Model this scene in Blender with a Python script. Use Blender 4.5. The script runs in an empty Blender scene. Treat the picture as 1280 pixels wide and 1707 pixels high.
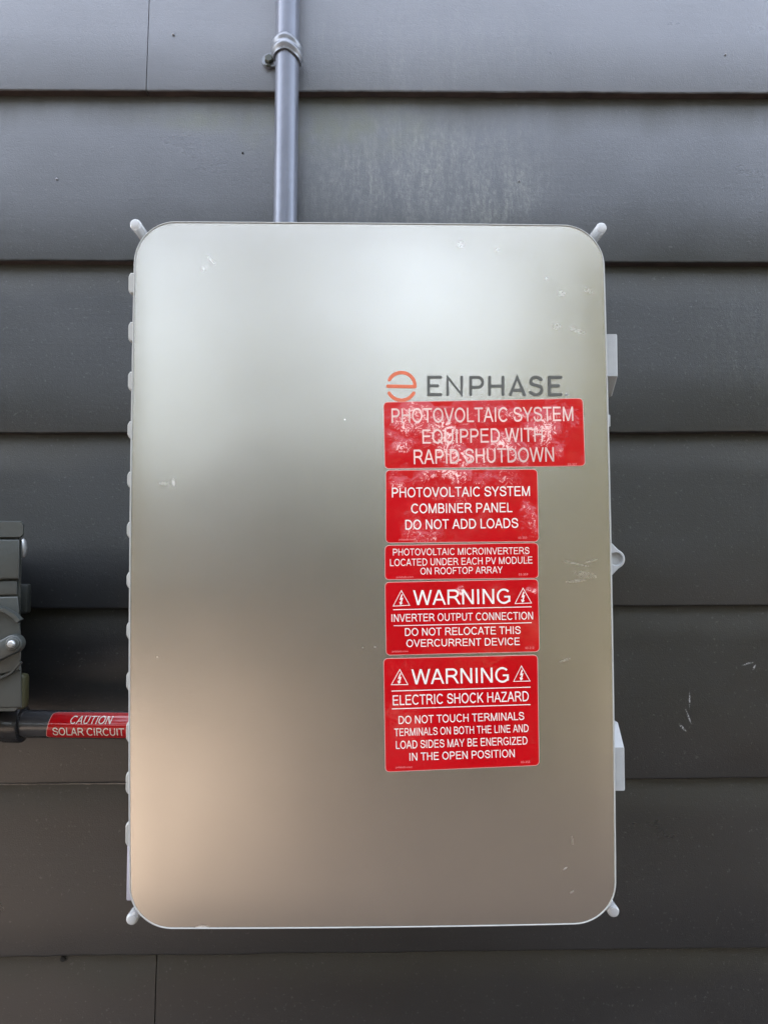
import bpy, bmesh, math, random
from mathutils import Vector, Matrix, noise as mnoise
R = math.radians
random.seed(7)
scene = bpy.context.scene
col = scene.collection

# ------------------------------------------------------------------ camera
F_PX, W_PX, H_PX = 1283.0, 1280.0, 1707.0
CAM = Vector((0.0, -0.785, 1.50))
PITCH, YAW = 2.8, 1.1
cam_d = bpy.data.cameras.new('camera'); cam = bpy.data.objects.new('camera', cam_d); col.objects.link(cam)
cam.location = CAM
cam.rotation_euler = (R(90 + PITCH), 0, R(-YAW))
cam_d.sensor_width = 36; cam_d.sensor_fit = 'AUTO'; cam_d.lens = F_PX / H_PX * 36
cam_d.clip_start = 0.02; cam_d.clip_end = 500
scene.camera = cam
CAM_ROT = cam.rotation_euler.to_matrix()

# ------------------------------------------------------------------ sky, sun, exposure
SUN_EL, SUN_AZ = 46.0, -34.0         # azimuth from +Y (behind the wall), negative = to the left
world = bpy.data.worlds.new('World'); scene.world = world; world.use_nodes = True
wn = world.node_tree.nodes; wl = world.node_tree.links
bg = wn['Background']; sky = wn.new('ShaderNodeTexSky'); sky.sky_type = 'NISHITA'; sky.sun_disc = False
sky.sun_elevation = R(SUN_EL); sky.sun_rotation = R(SUN_AZ); sky.dust_density = 5.0; sky.air_density = 1.0
hs = wn.new('ShaderNodeHueSaturation'); hs.inputs['Saturation'].default_value = .52   # a thin white veil over the sky
wl.new(sky.outputs[0], hs.inputs['Color']); wl.new(hs.outputs[0], bg.inputs[0]); bg.inputs[1].default_value = 0.15
sun_d = bpy.data.lights.new('sun', 'SUN'); sun = bpy.data.objects.new('sun', sun_d); col.objects.link(sun)
sun_d.energy = 4.4; sun_d.angle = R(0.53); sun_d.color = (1.0, 0.93, 0.83)
sdir = Vector((math.sin(R(SUN_AZ)) * math.cos(R(SUN_EL)), math.cos(R(SUN_AZ)) * math.cos(R(SUN_EL)), math.sin(R(SUN_EL))))
sun.rotation_euler = sdir.to_track_quat('Z', 'Y').to_euler(); sun.location = sdir * 20
vs = scene.view_settings
vs.view_transform = 'Standard'; vs.look = 'None'; vs.gamma = 1.0; vs.use_curve_mapping = False
vs.exposure = 4.0
scene.cycles.max_bounces = 8; scene.cycles.diffuse_bounces = 4; scene.cycles.glossy_bounces = 4

# ------------------------------------------------------------------ helpers
def P(px, py, y):
    """world point on the plane Y = y seen at that place of the photograph"""
    d = CAM_ROT @ Vector((px - W_PX / 2, H_PX / 2 - py, -F_PX))
    t = (y - CAM.y) / d.y
    return CAM + d * t

def tag(o, label=None, cat=None, group=None, kind=None):
    if label: o['label'] = label
    if cat: o['category'] = cat
    if group: o['group'] = group
    if kind: o['kind'] = kind
    return o

def empty(name, loc):
    o = bpy.data.objects.new(name, None); col.objects.link(o); o.location = loc
    o.empty_display_size = 0.05
    return o

def link(name, me, mat, parent=None, smooth=True, sharp=35):
    """mesh whose vertices are in world space; origin moved to the mesh centre"""
    if me.vertices:
        c = Vector((0, 0, 0))
        lo = [min(v.co[i] for v in me.vertices) for i in range(3)]; hi = [max(v.co[i] for v in me.vertices) for i in range(3)]
        c = Vector([(lo[i] + hi[i]) / 2 for i in range(3)])
        me.transform(Matrix.Translation(-c))
    o = bpy.data.objects.new(name, me); col.objects.link(o)
    if mat: me.materials.append(mat)
    if smooth:
        for p in me.polygons: p.use_smooth = True
        try: me.set_sharp_from_angle(angle=R(sharp))
        except Exception: pass
    o.location = c
    if parent is not None:
        o.parent = parent
        o.location = c - world_loc(parent)
    return o

def world_loc(o):
    v = Vector(o.location)
    while o.parent: o = o.parent; v += Vector(o.location)
    return v

def obj(name, bm, mat, parent=None, smooth=True, sharp=35):
    bmesh.ops.recalc_face_normals(bm, faces=bm.faces)
    me = bpy.data.meshes.new(name); bm.to_mesh(me); bm.free()
    return link(name, me, mat, parent, smooth, sharp)

def add_box(bm, x0, x1, y0, y1, z0, z1, bevel=0, seg=2):
    r = bmesh.ops.create_cube(bm, size=1)
    vs_ = r['verts']
    for v in vs_:
        v.co = Vector((x0 + (v.co.x + .5) * (x1 - x0), y0 + (v.co.y + .5) * (y1 - y0), z0 + (v.co.z + .5) * (z1 - z0)))
    if bevel:
        es = list({e for v in vs_ for e in v.link_edges})
        bmesh.ops.bevel(bm, geom=es, offset=bevel, segments=seg, affect='EDGES', profile=0.5)

def loft(bm, rings, closed=True, cap0=True, cap1=True):
    vr = [[bm.verts.new(p) for p in r] for r in rings]
    n = len(vr[0])
    for a, b in zip(vr[:-1], vr[1:]):
        for i in range(n if closed else n - 1):
            j = (i + 1) % n
            bm.faces.new((a[i], a[j], b[j], b[i]))
    if cap0: bm.faces.new(vr[0])
    if cap1: bm.faces.new(list(reversed(vr[-1])))
    return vr

def tube(bm, pts, radii, n=32, cap0=True, cap1=True):
    """round tube along a poly-line with a radius per point"""
    pts = [Vector(p) for p in pts]
    rings = []
    up = None
    for i, p in enumerate(pts):
        a = pts[max(i - 1, 0)]; b = pts[min(i + 1, len(pts) - 1)]
        d = (b - a)
        if d.length < 1e-9: d = pts[-1] - pts[0]
        d.normalize()
        if up is None:
            up = Vector((0, 0, 1)) if abs(d.z) < .9 else Vector((0, -1, 0))
        u = (up - d * up.dot(d)).normalized(); v = d.cross(u)
        rings.append([p + (u * math.cos(2 * math.pi * k / n) + v * math.sin(2 * math.pi * k / n)) * radii[i] for k in range(n)])
    loft(bm, rings, True, cap0, cap1)

# ------------------------------------------------------------------ material helpers
def mat_new(name):
    m = bpy.data.materials.new(name); m.use_nodes = True
    nt = m.node_tree
    return m, nt, nt.nodes['Principled BSDF']

class NT:
    def __init__(s, nt): s.nt = nt; s.n = nt.nodes; s.l = nt.links
    def coord(s): return s.n.new('ShaderNodeNewGeometry').outputs['Position']
    def mapping(s, src, scale=(1, 1, 1), loc=(0, 0, 0), rot=(0, 0, 0)):
        m = s.n.new('ShaderNodeMapping'); s.l.new(src, m.inputs[0])
        m.inputs['Scale'].default_value = scale; m.inputs['Location'].default_value = loc; m.inputs['Rotation'].default_value = rot
        return m.outputs[0]
    def noise(s, vec, scale=5, detail=4, rough=.55, dist=0):
        t = s.n.new('ShaderNodeTexNoise'); s.l.new(vec, t.inputs['Vector'])
        t.inputs['Scale'].default_value = scale; t.inputs['Detail'].default_value = detail
        t.inputs['Roughness'].default_value = rough; t.inputs['Distortion'].default_value = dist
        return t.outputs['Fac']
    def ramp(s, fac, stops):
        r = s.n.new('ShaderNodeValToRGB'); s.l.new(fac, r.inputs[0])
        e = r.color_ramp.elements
        while len(e) < len(stops): e.new(0.5)
        for el, (p, c) in zip(e, stops):
            el.position = p; el.color = (c, c, c, 1) if isinstance(c, (int, float)) else (*c, 1)
        return r.outputs[0]
    def math(s, op, a, b=None, clamp=False):
        m = s.n.new('ShaderNodeMath'); m.operation = op; m.use_clamp = clamp
        for i, v in enumerate((a, b)):
            if v is None: continue
            if isinstance(v, (int, float)): m.inputs[i].default_value = v
            else: s.l.new(v, m.inputs[i])
        return m.outputs[0]
    def mix(s, fac, a, b):
        m = s.n.new('ShaderNodeMix'); m.data_type = 'RGBA'
        if isinstance(fac, (int, float)): m.inputs[0].default_value = fac
        else: s.l.new(fac, m.inputs[0])
        for i, v in ((6, a), (7, b)):
            if isinstance(v, tuple): m.inputs[i].default_value = (*v, 1)
            else: s.l.new(v, m.inputs[i])
        return m.outputs[2]
    def bump(s, h, dist=.001, strength=1, normal=None):
        b = s.n.new('ShaderNodeBump'); s.l.new(h, b.inputs['Height'])
        b.inputs['Distance'].default_value = dist; b.inputs['Strength'].default_value = strength
        if normal: s.l.new(normal, b.inputs['Normal'])
        return b.outputs[0]
    def sep(s, vec):
        x = s.n.new('ShaderNodeSeparateXYZ'); s.l.new(vec, x.inputs[0]); return x.outputs
    def spot(s, pos, cx, cz, rx, rz, rot=0, soft=.35, mult=None):
        """soft elliptical patch in the XZ plane: 1 inside, 0 outside"""
        m = s.n.new('ShaderNodeMapping'); m.vector_type = 'TEXTURE'; s.l.new(pos, m.inputs[0])
        m.inputs['Location'].default_value = (cx, 0, cz); m.inputs['Rotation'].default_value = (0, -rot, 0)
        m.inputs['Scale'].default_value = (rx, 1e4, rz)
        v = s.n.new('ShaderNodeVectorMath'); v.operation = 'LENGTH'; s.l.new(m.outputs[0], v.inputs[0])
        r = s.n.new('ShaderNodeMapRange'); s.l.new(v.outputs['Value'], r.inputs[0])
        r.inputs[1].default_value = 1; r.inputs[2].default_value = 1 - soft; r.inputs[3].default_value = 0; r.inputs[4].default_value = 1
        r.interpolation_type = 'SMOOTHSTEP'
        return r.outputs[0] if mult is None else s.math('MULTIPLY', r.outputs[0], mult)
    def add_all(s, items):
        o = items[0]
        for i in items[1:]: o = s.math('ADD', o, i, True)
        return o

def simple(name, color, rough=.5, metallic=0, bump=0, bscale=400, var=.0, spec=.5, coat=0, trans=0):
    m, nt, b = mat_new(name); t = NT(nt); pos = t.coord()
    n = t.noise(pos, bscale / 6, 4)
    c2 = tuple(max(0, c * (1 - var)) for c in color)
    t.l.new(t.mix(t.ramp(n, [(.35, 0), (.65, 1)]), color, c2), b.inputs['Base Color'])
    b.inputs['Roughness'].default_value = rough; b.inputs['Metallic'].default_value = metallic
    b.inputs['Specular IOR Level'].default_value = spec; b.inputs['Coat Weight'].default_value = coat
    b.inputs['Transmission Weight'].default_value = trans
    if bump: t.l.new(t.bump(t.noise(pos, bscale, 3), bump), b.inputs['Normal'])
    return m

# ------------------------------------------------------------------ planes of the place
Y_PANEL = -0.185
WALL_X0, WALL_X1 = -2.7, 5.0  # unseen left end placed so sun reaches the ground at left
HOUSE_H = 5.4  # unseen height raised so the house shades the near ground

# ------------------------------------------------------------------ siding paint
def make_paint():
    m, nt, b = mat_new('painted_siding'); t = NT(nt); pos = t.coord()
    info = t.n.new('ShaderNodeObjectInfo')
    fine = t.noise(pos, 900, 3, .6)
    med = t.noise(t.mapping(pos, (6, 6, 12)), 1.2, 5, .6)
    grain = t.noise(t.mapping(pos, (14, 14, 210)), 1, 6, .65, .3)
    streak = t.noise(t.mapping(pos, (90, 90, 9)), 1, 7, .75, .6)
    base = t.mix(t.ramp(med, [(.3, 0), (.7, 1)]), (.0072, .0078, .0082), (.0115, .0123, .0130))
    base = t.mix(t.math('MULTIPLY', info.outputs['Random'], .35), base, (.018, .019, .0198))
    # chalky vertical mildew and wash-down streaks on the boards above the box
    a = P(690, 270, 0); c = P(1250, 560, 0); d = P(700, 60, 0); e = P(840, 330, 0)
    zone = t.add_all([t.spot(pos, a.x, a.z, .20, .12, 0, .95), t.math('MULTIPLY', t.spot(pos, d.x, d.z, .30, .08, 0, .8), .55),
                      t.math('MULTIPLY', t.spot(pos, c.x, c.z, .09, .13, 0, 1.0), .16), t.math('MULTIPLY', t.spot(pos, e.x, e.z, .08, .05, .6, .7), .5)])
    blot = t.noise(t.mapping(pos, (190, 190, 110)), 1, 7, .8, .8)
    spk = t.ramp(t.noise(t.mapping(pos, (420, 420, 150)), 1, 5, .7, .5), [(.42, .30), (.60, 1)])
    stain = t.math('MULTIPLY', t.math('MULTIPLY', zone, spk), t.ramp(t.math('MULTIPLY', t.math('ADD', streak, blot), .5), [(.44, 0), (.62, 1)]))
    base = t.mix(t.math('MULTIPLY', stain, .80), base, (.165, .168, .138))
    # pale upper boards: sky sheen painted into the colour, over some dust film
    sheen_ref = P(640, 60, 0); sky_sheen = t.n.new('ShaderNodeMapRange'); t.l.new(t.math('ADD', t.sep(pos)[2], t.math('MULTIPLY', t.noise(pos, 5, 5, .6), .18)), sky_sheen.inputs[0])
    sky_sheen.inputs[1].default_value = sheen_ref.z - .16; sky_sheen.inputs[2].default_value = sheen_ref.z + .17
    base = t.mix(t.math('MULTIPLY', sky_sheen.outputs[0], .85), base, (.135, .140, .154))
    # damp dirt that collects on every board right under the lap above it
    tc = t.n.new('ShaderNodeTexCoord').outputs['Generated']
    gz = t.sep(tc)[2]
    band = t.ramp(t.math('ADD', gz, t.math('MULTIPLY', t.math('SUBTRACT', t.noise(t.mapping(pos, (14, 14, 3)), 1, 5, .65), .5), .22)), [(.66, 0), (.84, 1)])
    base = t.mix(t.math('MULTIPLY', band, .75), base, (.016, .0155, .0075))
    # green film of algae
    g1 = P(560, 210, 0); g2 = P(330, 190, 0)
    alg = t.add_all([t.spot(pos, g1.x, g1.z, .16, .05, 0, .9), t.math('MULTIPLY', t.spot(pos, g2.x, g2.z, .10, .022, 0, .9), .8)])
    alg = t.math('MULTIPLY', alg, t.ramp(t.noise(pos, 40, 4), [(.35, .2), (.65, 1)]))
    base = t.mix(t.math('MULTIPLY', alg, .6), base, (.058, .062, .022))
    # dust and pollen specks
    dustn = t.ramp(t.noise(pos, 330, 2, .5), [(.66, 0), (.74, 1)])
    base = t.mix(t.math('MULTIPLY', dustn, .30), base, (.10, .10, .095))
    # small scratches: chipped arc and short scuffs on the right hand boards
    sc = []
    for (x, y, rx, rz, rot) in ((1152, 1168, .0009, .010, -.05), (1149, 1195, .0011, .010, .35), (1139, 1214, .0014, .007, .75), (1252, 1108, .008, .0012, .25), (1262, 1114, .0013, .004, -.5)):
        q = P(x, y, 0); sc.append(t.spot(pos, q.x, q.z, rx, rz, rot, .7))
    scr = t.math('MULTIPLY', t.add_all(sc), t.ramp(t.noise(pos, 700, 3, .7), [(.44, 0), (.58, 1)]))
    base = t.mix(t.math('MULTIPLY', scr, .8), base, (.42, .42, .42))
    t.l.new(base, b.inputs['Base Color'])
    t.l.new(t.math('ADD', t.math('ADD', t.ramp(med, [(.3, .27), (.7, .33)]), t.math('MULTIPLY', stain, .18)), t.math('MULTIPLY', band, .30)), b.inputs['Roughness'])
    b.inputs['Specular IOR Level'].default_value = .62
    n1 = t.bump(t.noise(t.mapping(pos, (3, 3, 3)), 1.6, 2), .004, .5)
    n2 = t.bump(grain, .00022, .35, n1)
    n2 = t.bump(t.noise(pos, 260, 4, .65), .00022, .5, n2)
    n3 = t.bump(fine, .00022, .9, n2)
    t.l.new(n3, b.inputs['Normal'])
    return m
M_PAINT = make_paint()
M_RAW = simple('bare_board_end', (.042, .026, .021), .85, var=.5, bump=.0004, bscale=300)
M_SHEATH = simple('sheathing', (.03, .028, .026), .9)
M_TRIM = simple('painted_trim', (.05, .052, .056), .5, bump=.0003)
M_ROOF = simple('roof_shingle', (.06, .058, .055), .9, bump=.002, bscale=60)

# ------------------------------------------------------------------ the clapboard wall
wall = empty('clapboard_wall', (0, 0, 0))
tag(wall, 'dark slate-grey lapped clapboard wall, stained with mildew, that fills the background behind the metal box', 'wall')
# lower edge of every board: height at the left and right side of the picture, taken on the wall plane
edges = []
for (yl, yr) in ((149, 155.5), (434, 438), (721.5, 720.5), (1015, 1009), (1307, 1297.5), (1596, 1581)):
    a, b_ = P(0, yl, 0), P(1280, yr, 0)
    edges.append((a.x, a.z, b_.x, b_.z))
def edge_z(e, x): return e[1] + (e[3] - e[1]) * (x - e[0]) / (e[2] - e[0])
sp = .176
def level(z): return (-.4, z, .4, z)
allb = []
zt = edges[0][1]
up = []
k = 1
while zt + k * sp < 5.35: up.append(level(zt + k * sp)); k += 1
dn = []
zb = edges[-1][1]; k = 1
while zb - k * sp > .12: dn.append(level(zb - k * sp)); k += 1
courses = list(reversed(up)) + edges + dn
TH = .0115
def board(e, etop, x0, x1, name='siding_board', seed=0, fine=True):
    """a bevel board: butt edge proud by TH, top edge tucked behind the course above"""
    bm = bmesh.new()
    n = max(2, int((x1 - x0) / (.004 if fine else .25)))
    secs = []
    for i in range(n + 1):
        x = x0 + (x1 - x0) * i / n
        fx = min(max(x, -.7), .7)
        zb_ = edge_z(e, fx) if fine else edge_z(e, 0)
        zt_ = (edge_z(etop, fx) if fine else edge_z(etop, 0)) + .030
        j = mnoise.noise(Vector((x * 55, seed * 3.1, 0))) * .0005 + mnoise.noise(Vector((x * 9, seed * 1.7, 4))) * .0008 + mnoise.noise(Vector((x * 260, seed, 9))) * .00022
        wv = mnoise.noise(Vector((x * 3.1, seed * 2.3, 2))) * .0012
        zb_ += j
        yf = wv
        h = zt_ - zb_
        yt = TH + .0015
        # profile: front bottom (eased), front mid, front top, back top, back bottom
        prof = [(yf + .0014, zb_), (yf + .0003, zb_ + .0009), (yf, zb_ + .0026), (yf + (yt - yf) * .33, zb_ + h * .33), (yf + (yt - yf) * .66, zb_ + h * .66), (yt, zt_), (yt + .004, zt_), (yf + TH - .0006, zb_ + .012), (yf + TH - .0006, zb_)]
        secs.append([Vector((x, p[0], p[1])) for p in prof])
    vr = loft(bm, secs, True, True, True)
    bmesh.ops.recalc_face_normals(bm, faces=bm.faces)
    me = bpy.data.meshes.new(name); bm.to_mesh(me); bm.free()
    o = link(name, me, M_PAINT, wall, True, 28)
    me.materials.append(M_RAW)
    for p in me.polygons:
        if p.normal.z < -.8 and abs(p.normal.y) < .3: p.material_index = 1
    return o
seam_top = P(245, 75, 0).x; seam_bot = P(256, 1650, 0).x
for i, e in enumerate(courses):
    if i == 0: continue
    et = courses[i - 1]
    fine = -.35 < e[1] - 1.5 < .62
    fine = fine or (1.0 < e[1] < 2.15)
    k = courses.index(edges[0])
    if i == k:
        s = seam_top
        board(e, et, WALL_X0, s - .0004, seed=i, fine=fine); board(e, et, s + .0004, WALL_X1, seed=i + 40, fine=fine)
    elif i == k + 6:
        board(e, et, WALL_X0, seam_bot - .0005, seed=i, fine=True); board(e, et, seam_bot + .0005, WALL_X1, seed=i + 40, fine=True)
    else:
        board(e, et, WALL_X0, WALL_X1, seed=i, fine=fine)
bm = bmesh.new(); add_box(bm, WALL_X0 + .01, WALL_X1, .028, 3.2, .0, HOUSE_H - .05); obj('sheathing', bm, M_SHEATH, wall, False)  # unseen house depth, with eaves and roof below, added to block the sun
bm = bmesh.new(); add_box(bm, WALL_X0 - .09, WALL_X0 - .001, -.012, 3.2, .05, HOUSE_H, .003); obj('corner_board', bm, M_TRIM, wall)
bm = bmesh.new(); add_box(bm, WALL_X0 - .3, WALL_X1 + .3, -.30, 3.6, HOUSE_H + .01, HOUSE_H + .04, .002); obj('added_soffit', bm, M_TRIM, wall)
bm = bmesh.new(); add_box(bm, WALL_X0 - .3, WALL_X1 + .3, -.33, -.302, HOUSE_H - .05, HOUSE_H + .11, .003); obj('added_fascia', bm, M_TRIM, wall)
bm = bmesh.new()
loft(bm, [[Vector((x, -.36, HOUSE_H + .115)), Vector((x, -.36, HOUSE_H + .135)), Vector((x, 1.7, HOUSE_H + 1.1)), Vector((x, 3.7, HOUSE_H + .135)), Vector((x, 3.7, HOUSE_H + .115))] for x in (WALL_X0 - .35, WALL_X1 + .35)])
obj('added_roof', bm, M_ROOF, wall, False)

# a bead of old caulk closing the lap at the lower left
M_CAULK = simple('old_caulk', (.20, .16, .13), .7, var=.4, bump=.0005, bscale=200)
bm = bmesh.new(); n_ = 60; e5 = edges[4]; xa_, xb_ = -.42, -.235
loft(bm, [[Vector((xa_ + (xb_ - xa_) * i / n_, .004 - .0048 * math.sin(a_ / 5 * math.pi), edge_z(e5, xa_ + (xb_ - xa_) * i / n_) + .0004 - .0030 * (.6 + .4 * mnoise.noise(Vector((i * .45, 0, 1)))) * a_ / 5)) for a_ in range(6)] for i in range(n_ + 1)])
obj('caulk_bead', bm, M_CAULK, wall)

# nail heads and a drilled hole in the boards
M_NAIL = simple('painted_nail', (.16, .16, .17), .45)
M_HOLE = simple('dark_hole', (.006, .006, .006), .9)
for (x, y, r_) in ((289, 57, .0013), (94, 297, .0012), (404, 252, .0011), (1208, 92, .0011), (866, 300, .001)):
    q = P(x, y, .003)
    e = max([c for c in courses if edge_z(c, q.x) < q.z], key=lambda c: c[1])
    f = (q.z - edge_z(e, q.x)) / .206 * .013
    bm = bmesh.new(); tube(bm, [(q.x, f + .002, q.z), (q.x, f - .0012, q.z), (q.x, f - .0018, q.z)], [r_, r_, r_ * .5], 14)
    obj('nail_head', bm, M_NAIL if x != 404 else M_HOLE, wall)
q = P(99, 1602, .0)
bm = bmesh.new(); tube(bm, [(q.x, .014, q.z - .003), (q.x, .0088, q.z - .003), (q.x, .0084, q.z - .003)], [.0027, .0026, .0018], 20)
obj('nail_hole', bm, M_HOLE, wall)

# ------------------------------------------------------------------ combiner box materials
PANEL_C = P(620, 960, Y_PANEL)
def make_panel_metal():
    m, nt, b = mat_new('satin_panel_metal'); t = NT(nt); pos = t.coord()
    fine = t.noise(pos, 1500, 2, .6)
    brush = t.noise(t.mapping(pos, (25, 25, 900)), 1, 3, .6)
    cloud = t.noise(pos, 9, 4, .6)
    base = t.mix(t.ramp(cloud, [(.3, 0), (.7, 1)]), (.455, .438, .402), (.487, .468, .431))
    marks = []
    for (x, y, rx, rz, rot, s_) in ((353, 434, .0048, .0007, -.85, .8), (340, 449, .0012, .0020, .2, .55),
                               (275, 806, .0045, .0015, 0, .5), (290, 804, .0013, .0036, .1, .8), (975, 958, .013, .0035, -.2, .13), (960, 968, .010, .0012, .1, .3), (960, 940, .013, .0007, -.2, .4),
                               (985, 935, .006, .0006, .25, .4), (927, 545, .004, .003, 0, .22), (962, 552, .008, .0018, -.3, .25), (935, 490, .004, .0035, 0, .14), (980, 485, .005, .0025, -.4, .14),
                               (768, 408, .0035, .003, .6, .35), (828, 417, .0013, .0013, 0, .5), (910, 465, .001, .001, 0, .6), (941, 1447, .0022, .0006, .6, .9), (953, 1486, .0022, .0006, .6, .9), (953, 1400, .0008, .004, .1, .3),
                               (338, 1546, .006, .0016, 0, .9), (625, 1078, .0009, .0007, 0, .6), (605, 1079, .0006, .0006, 0, .8), (941, 1100, .006, .001, .3, .3), (263, 1095, .0006, .0006, 0, .5), (575, 700, .0005, .0005, 0, .2)):
        q = P(x, y, Y_PANEL); marks.append(t.math('MULTIPLY', t.spot(pos, q.x, q.z, rx, rz, rot, .6), s_))
    mk = t.math('MULTIPLY', t.add_all(marks), t.math('MULTIPLY', t.ramp(t.noise(pos, 520, 6, .8), [(.40, .0), (.64, 1)]), .75))
    base = t.mix(mk, base, (.72, .72, .70))
    dark = []
    for (x, y) in ((541, 527), (407, 1110), (478, 1462), (534, 527)):
        q = P(x, y, Y_PANEL); dark.append(t.spot(pos, q.x, q.z, .0006, .0006, 0, .5))
    base = t.mix(t.math('MULTIPLY', t.add_all(dark), .8), base, (.08, .08, .08))
    t.l.new(base, b.inputs['Base Color'])
    t.l.new(t.math('SUBTRACT', 1.0, mk), b.inputs['Metallic'])
    t.l.new(t.math('ADD', t.ramp(cloud, [(.3, .262), (.7, .270)]), t.math('MULTIPLY', mk, .3)), b.inputs['Roughness'])
    n1 = t.bump(t.noise(pos, 6, 2), .003, .35)
    t.l.new(t.bump(fine, .00007, .7, n1), b.inputs['Normal'])
    return m
M_PANEL = make_panel_metal()
M_RIM = simple('pale_rim_plastic', (.30, .30, .28), .42, spec=.6, var=.04)
M_BODY = simple('pale_grey_plastic', (.34, .345, .34), .42, bump=.0001, bscale=900, var=.05)
M_CLEAR = simple('clear_post_plastic', (.86, .87, .86), .16, trans=.65, spec=.6)

# ------------------------------------------------------------------ combiner box geometry
box = empty('combiner_box', P(620, 960, 0))
tag(box, 'tall electrical box with rounded satin metal door and five red stickers on grey siding', 'electrical box')

def outline(inset_px=0, y=Y_PANEL, n=14, grow=0.0):
    """rounded-corner door outline as measured, slightly barrel sided; inset in picture pixels of the door plane"""
    TL, TR, BR, BL = (224, 367.5), (1006.5, 374), (1028.5, 1541), (215, 1550)
    r = 72.0 / 2
    rad = (70 - inset_px)
    us = 797.0; vs_h = 1175.0
    pts = []
    w, h = us / 2 - inset_px, vs_h / 2 - inset_px
    def corner(cx, cy, a0):
        for k in range(n + 1):
            a = a0 + math.pi / 2 * k / n
            pts.append((cx + rad * math.cos(a), cy + rad * math.sin(a)))
    def line(p, q, m=24):
        for k in range(1, m): pts.append((p[0] + (q[0] - p[0]) * k / m, p[1] + (q[1] - p[1]) * k / m))
    corner(w - rad, -h + rad, -math.pi / 2); line(pts[-1], (w, h - rad))
    corner(w - rad, h - rad, 0); line(pts[-1], (-w + rad, h))
    corner(-w + rad, h - rad, math.pi / 2); line(pts[-1], (-w, -h + rad))
    corner(-w + rad, -h + rad, math.pi); line(pts[-1], (w - rad, -h))
    out = []
    for (u, v) in pts:
        s = (u + us / 2) / us; q = (v + vs_h / 2) / vs_h
        x = (TL[0] * (1 - s) + TR[0] * s) * (1 - q) + (BL[0] * (1 - s) + BR[0] * s) * q
        yy = (TL[1] * (1 - s) + TR[1] * s) * (1 - q) + (BL[1] * (1 - s) + BR[1] * s) * q
        x += 4.4 * (u / (us / 2)) * (1 - (2 * q - 1) ** 2) * (1.15 if u < 0 else .8)
        yy += (3.0 if v > 0 else .8) * (v / (vs_h / 2)) * (1 - (2 * s - 1) ** 2)
        p = P(x, yy, Y_PANEL); p.y = y
        out.append(p)
    return out

# door skin: slightly crowned sheet
rim_in = 4.2
bm = bmesh.new()
cen = P(620, 960, Y_PANEL)
o0 = outline(rim_in)
rings = []
N = 18
for k in range(N):
    f = 1 - k / N
    ff = f
    ring = []
    for p in o0:
        q = cen + (p - cen) * ff
        q.y = Y_PANEL - .0012 * (1 - ff ** 2.2) - (.0006 if k > 0 else 0)
        ring.append(q)
    rings.append(ring)
# rounded shoulder of the sheet where it meets the rim
o00 = [Vector((p.x, Y_PANEL + .0012, p.z)) for p in outline(rim_in - .6)]
rings.insert(0, o00)
loft(bm, rings, True, False, True)
bmesh.ops.recalc_face_normals(bm, faces=bm.faces)
door = obj('front_door_panel', bm, M_PANEL, box, True, 60)
# rim
bm = bmesh.new()
prof = [(rim_in + .2, .0016), (rim_in - .8, -.0006), (2.6, -.0007), (1.2, .0001), (.3, .0018), (0, .0045), (0, .016), (1.5, .0185), (14, .0185)]
loft(bm, [outline(i_, Y_PANEL + d) for i_, d in prof], True, False, False)
obj('door_rim', bm, M_RIM, box, True, 60)
# housing behind the door
bm = bmesh.new()
prof = [(20, .0186), (20, .026), (13, .027), (12, .034), (26, .040), (30, .17), (34, .178)]
loft(bm, [outline(i_, Y_PANEL + d) for i_, d in prof], True, True, True)
obj('housing', bm, M_BODY, box, True, 40)

# hinge knuckles down the left side
kn = [(454, 489), (536, 569), (619, 650), (702, 730), (786, 812), (870, 896), (954, 980), (1037, 1065), (1120, 1151), (1203, 1237), (1287, 1324), (1371, 1411)]
for i, (a, b_) in enumerate(kn):
    yk = Y_PANEL + .013
    xl = (215, 214.6, 214, 213.2, 212.6, 212, 211.6, 211.4, 211.1, 210.8, 210.3, 209.8)[i] - .6
    top = P(xl, a, yk); bot = P(xl, b_, yk)
    zt_, zb_ = top.z, bot.z; zc = (zt_ + zb_) / 2; hh = (zt_ - zb_) / 2
    bm = bmesh.new()
    x0 = top.x; x1 = x0 + .012
    # chamfered lug, capsule-like in front view
    rings = []
    for (dy, g) in ((0, .88), (.0012, 1.0), (.016, 1.0), (.018, .85)):
        c = .0016
        pts = [(x0 + c, zc + hh * g), (x1, zc + hh * g), (x1, zc - hh * g), (x0 + c, zc - hh * g), (x0 + .0004, zc - hh * g + c * 1.2), (x0, zc - hh * g + c * 2), (x0, zc + hh * g - c * 2), (x0 + .0004, zc + hh * g - c * 1.2)]
        rings.append([Vector((x + (1 - g) * .006, yk + dy, z)) for x, z in pts])
    loft(bm, rings)
    obj('hinge_knuckle', bm, M_RIM, box, True, 40)
# hinge barrel behind the knuckles
bm = bmesh.new()
a = P(219, 1290, Y_PANEL + .024); b_ = P(219, 1452, Y_PANEL + .024)
add_box(bm, P(211.5, 1450, Y_PANEL + .022).x, a.x + .006, Y_PANEL + .022, Y_PANEL + .030, P(219, 1500, Y_PANEL + .024).z, P(219, 1405, Y_PANEL + .024).z, .001)
M_LAV = simple('hinge_backing_plastic', (.30, .29, .33), .4)
obj('hinge_strip', bm, M_LAV, box)

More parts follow.
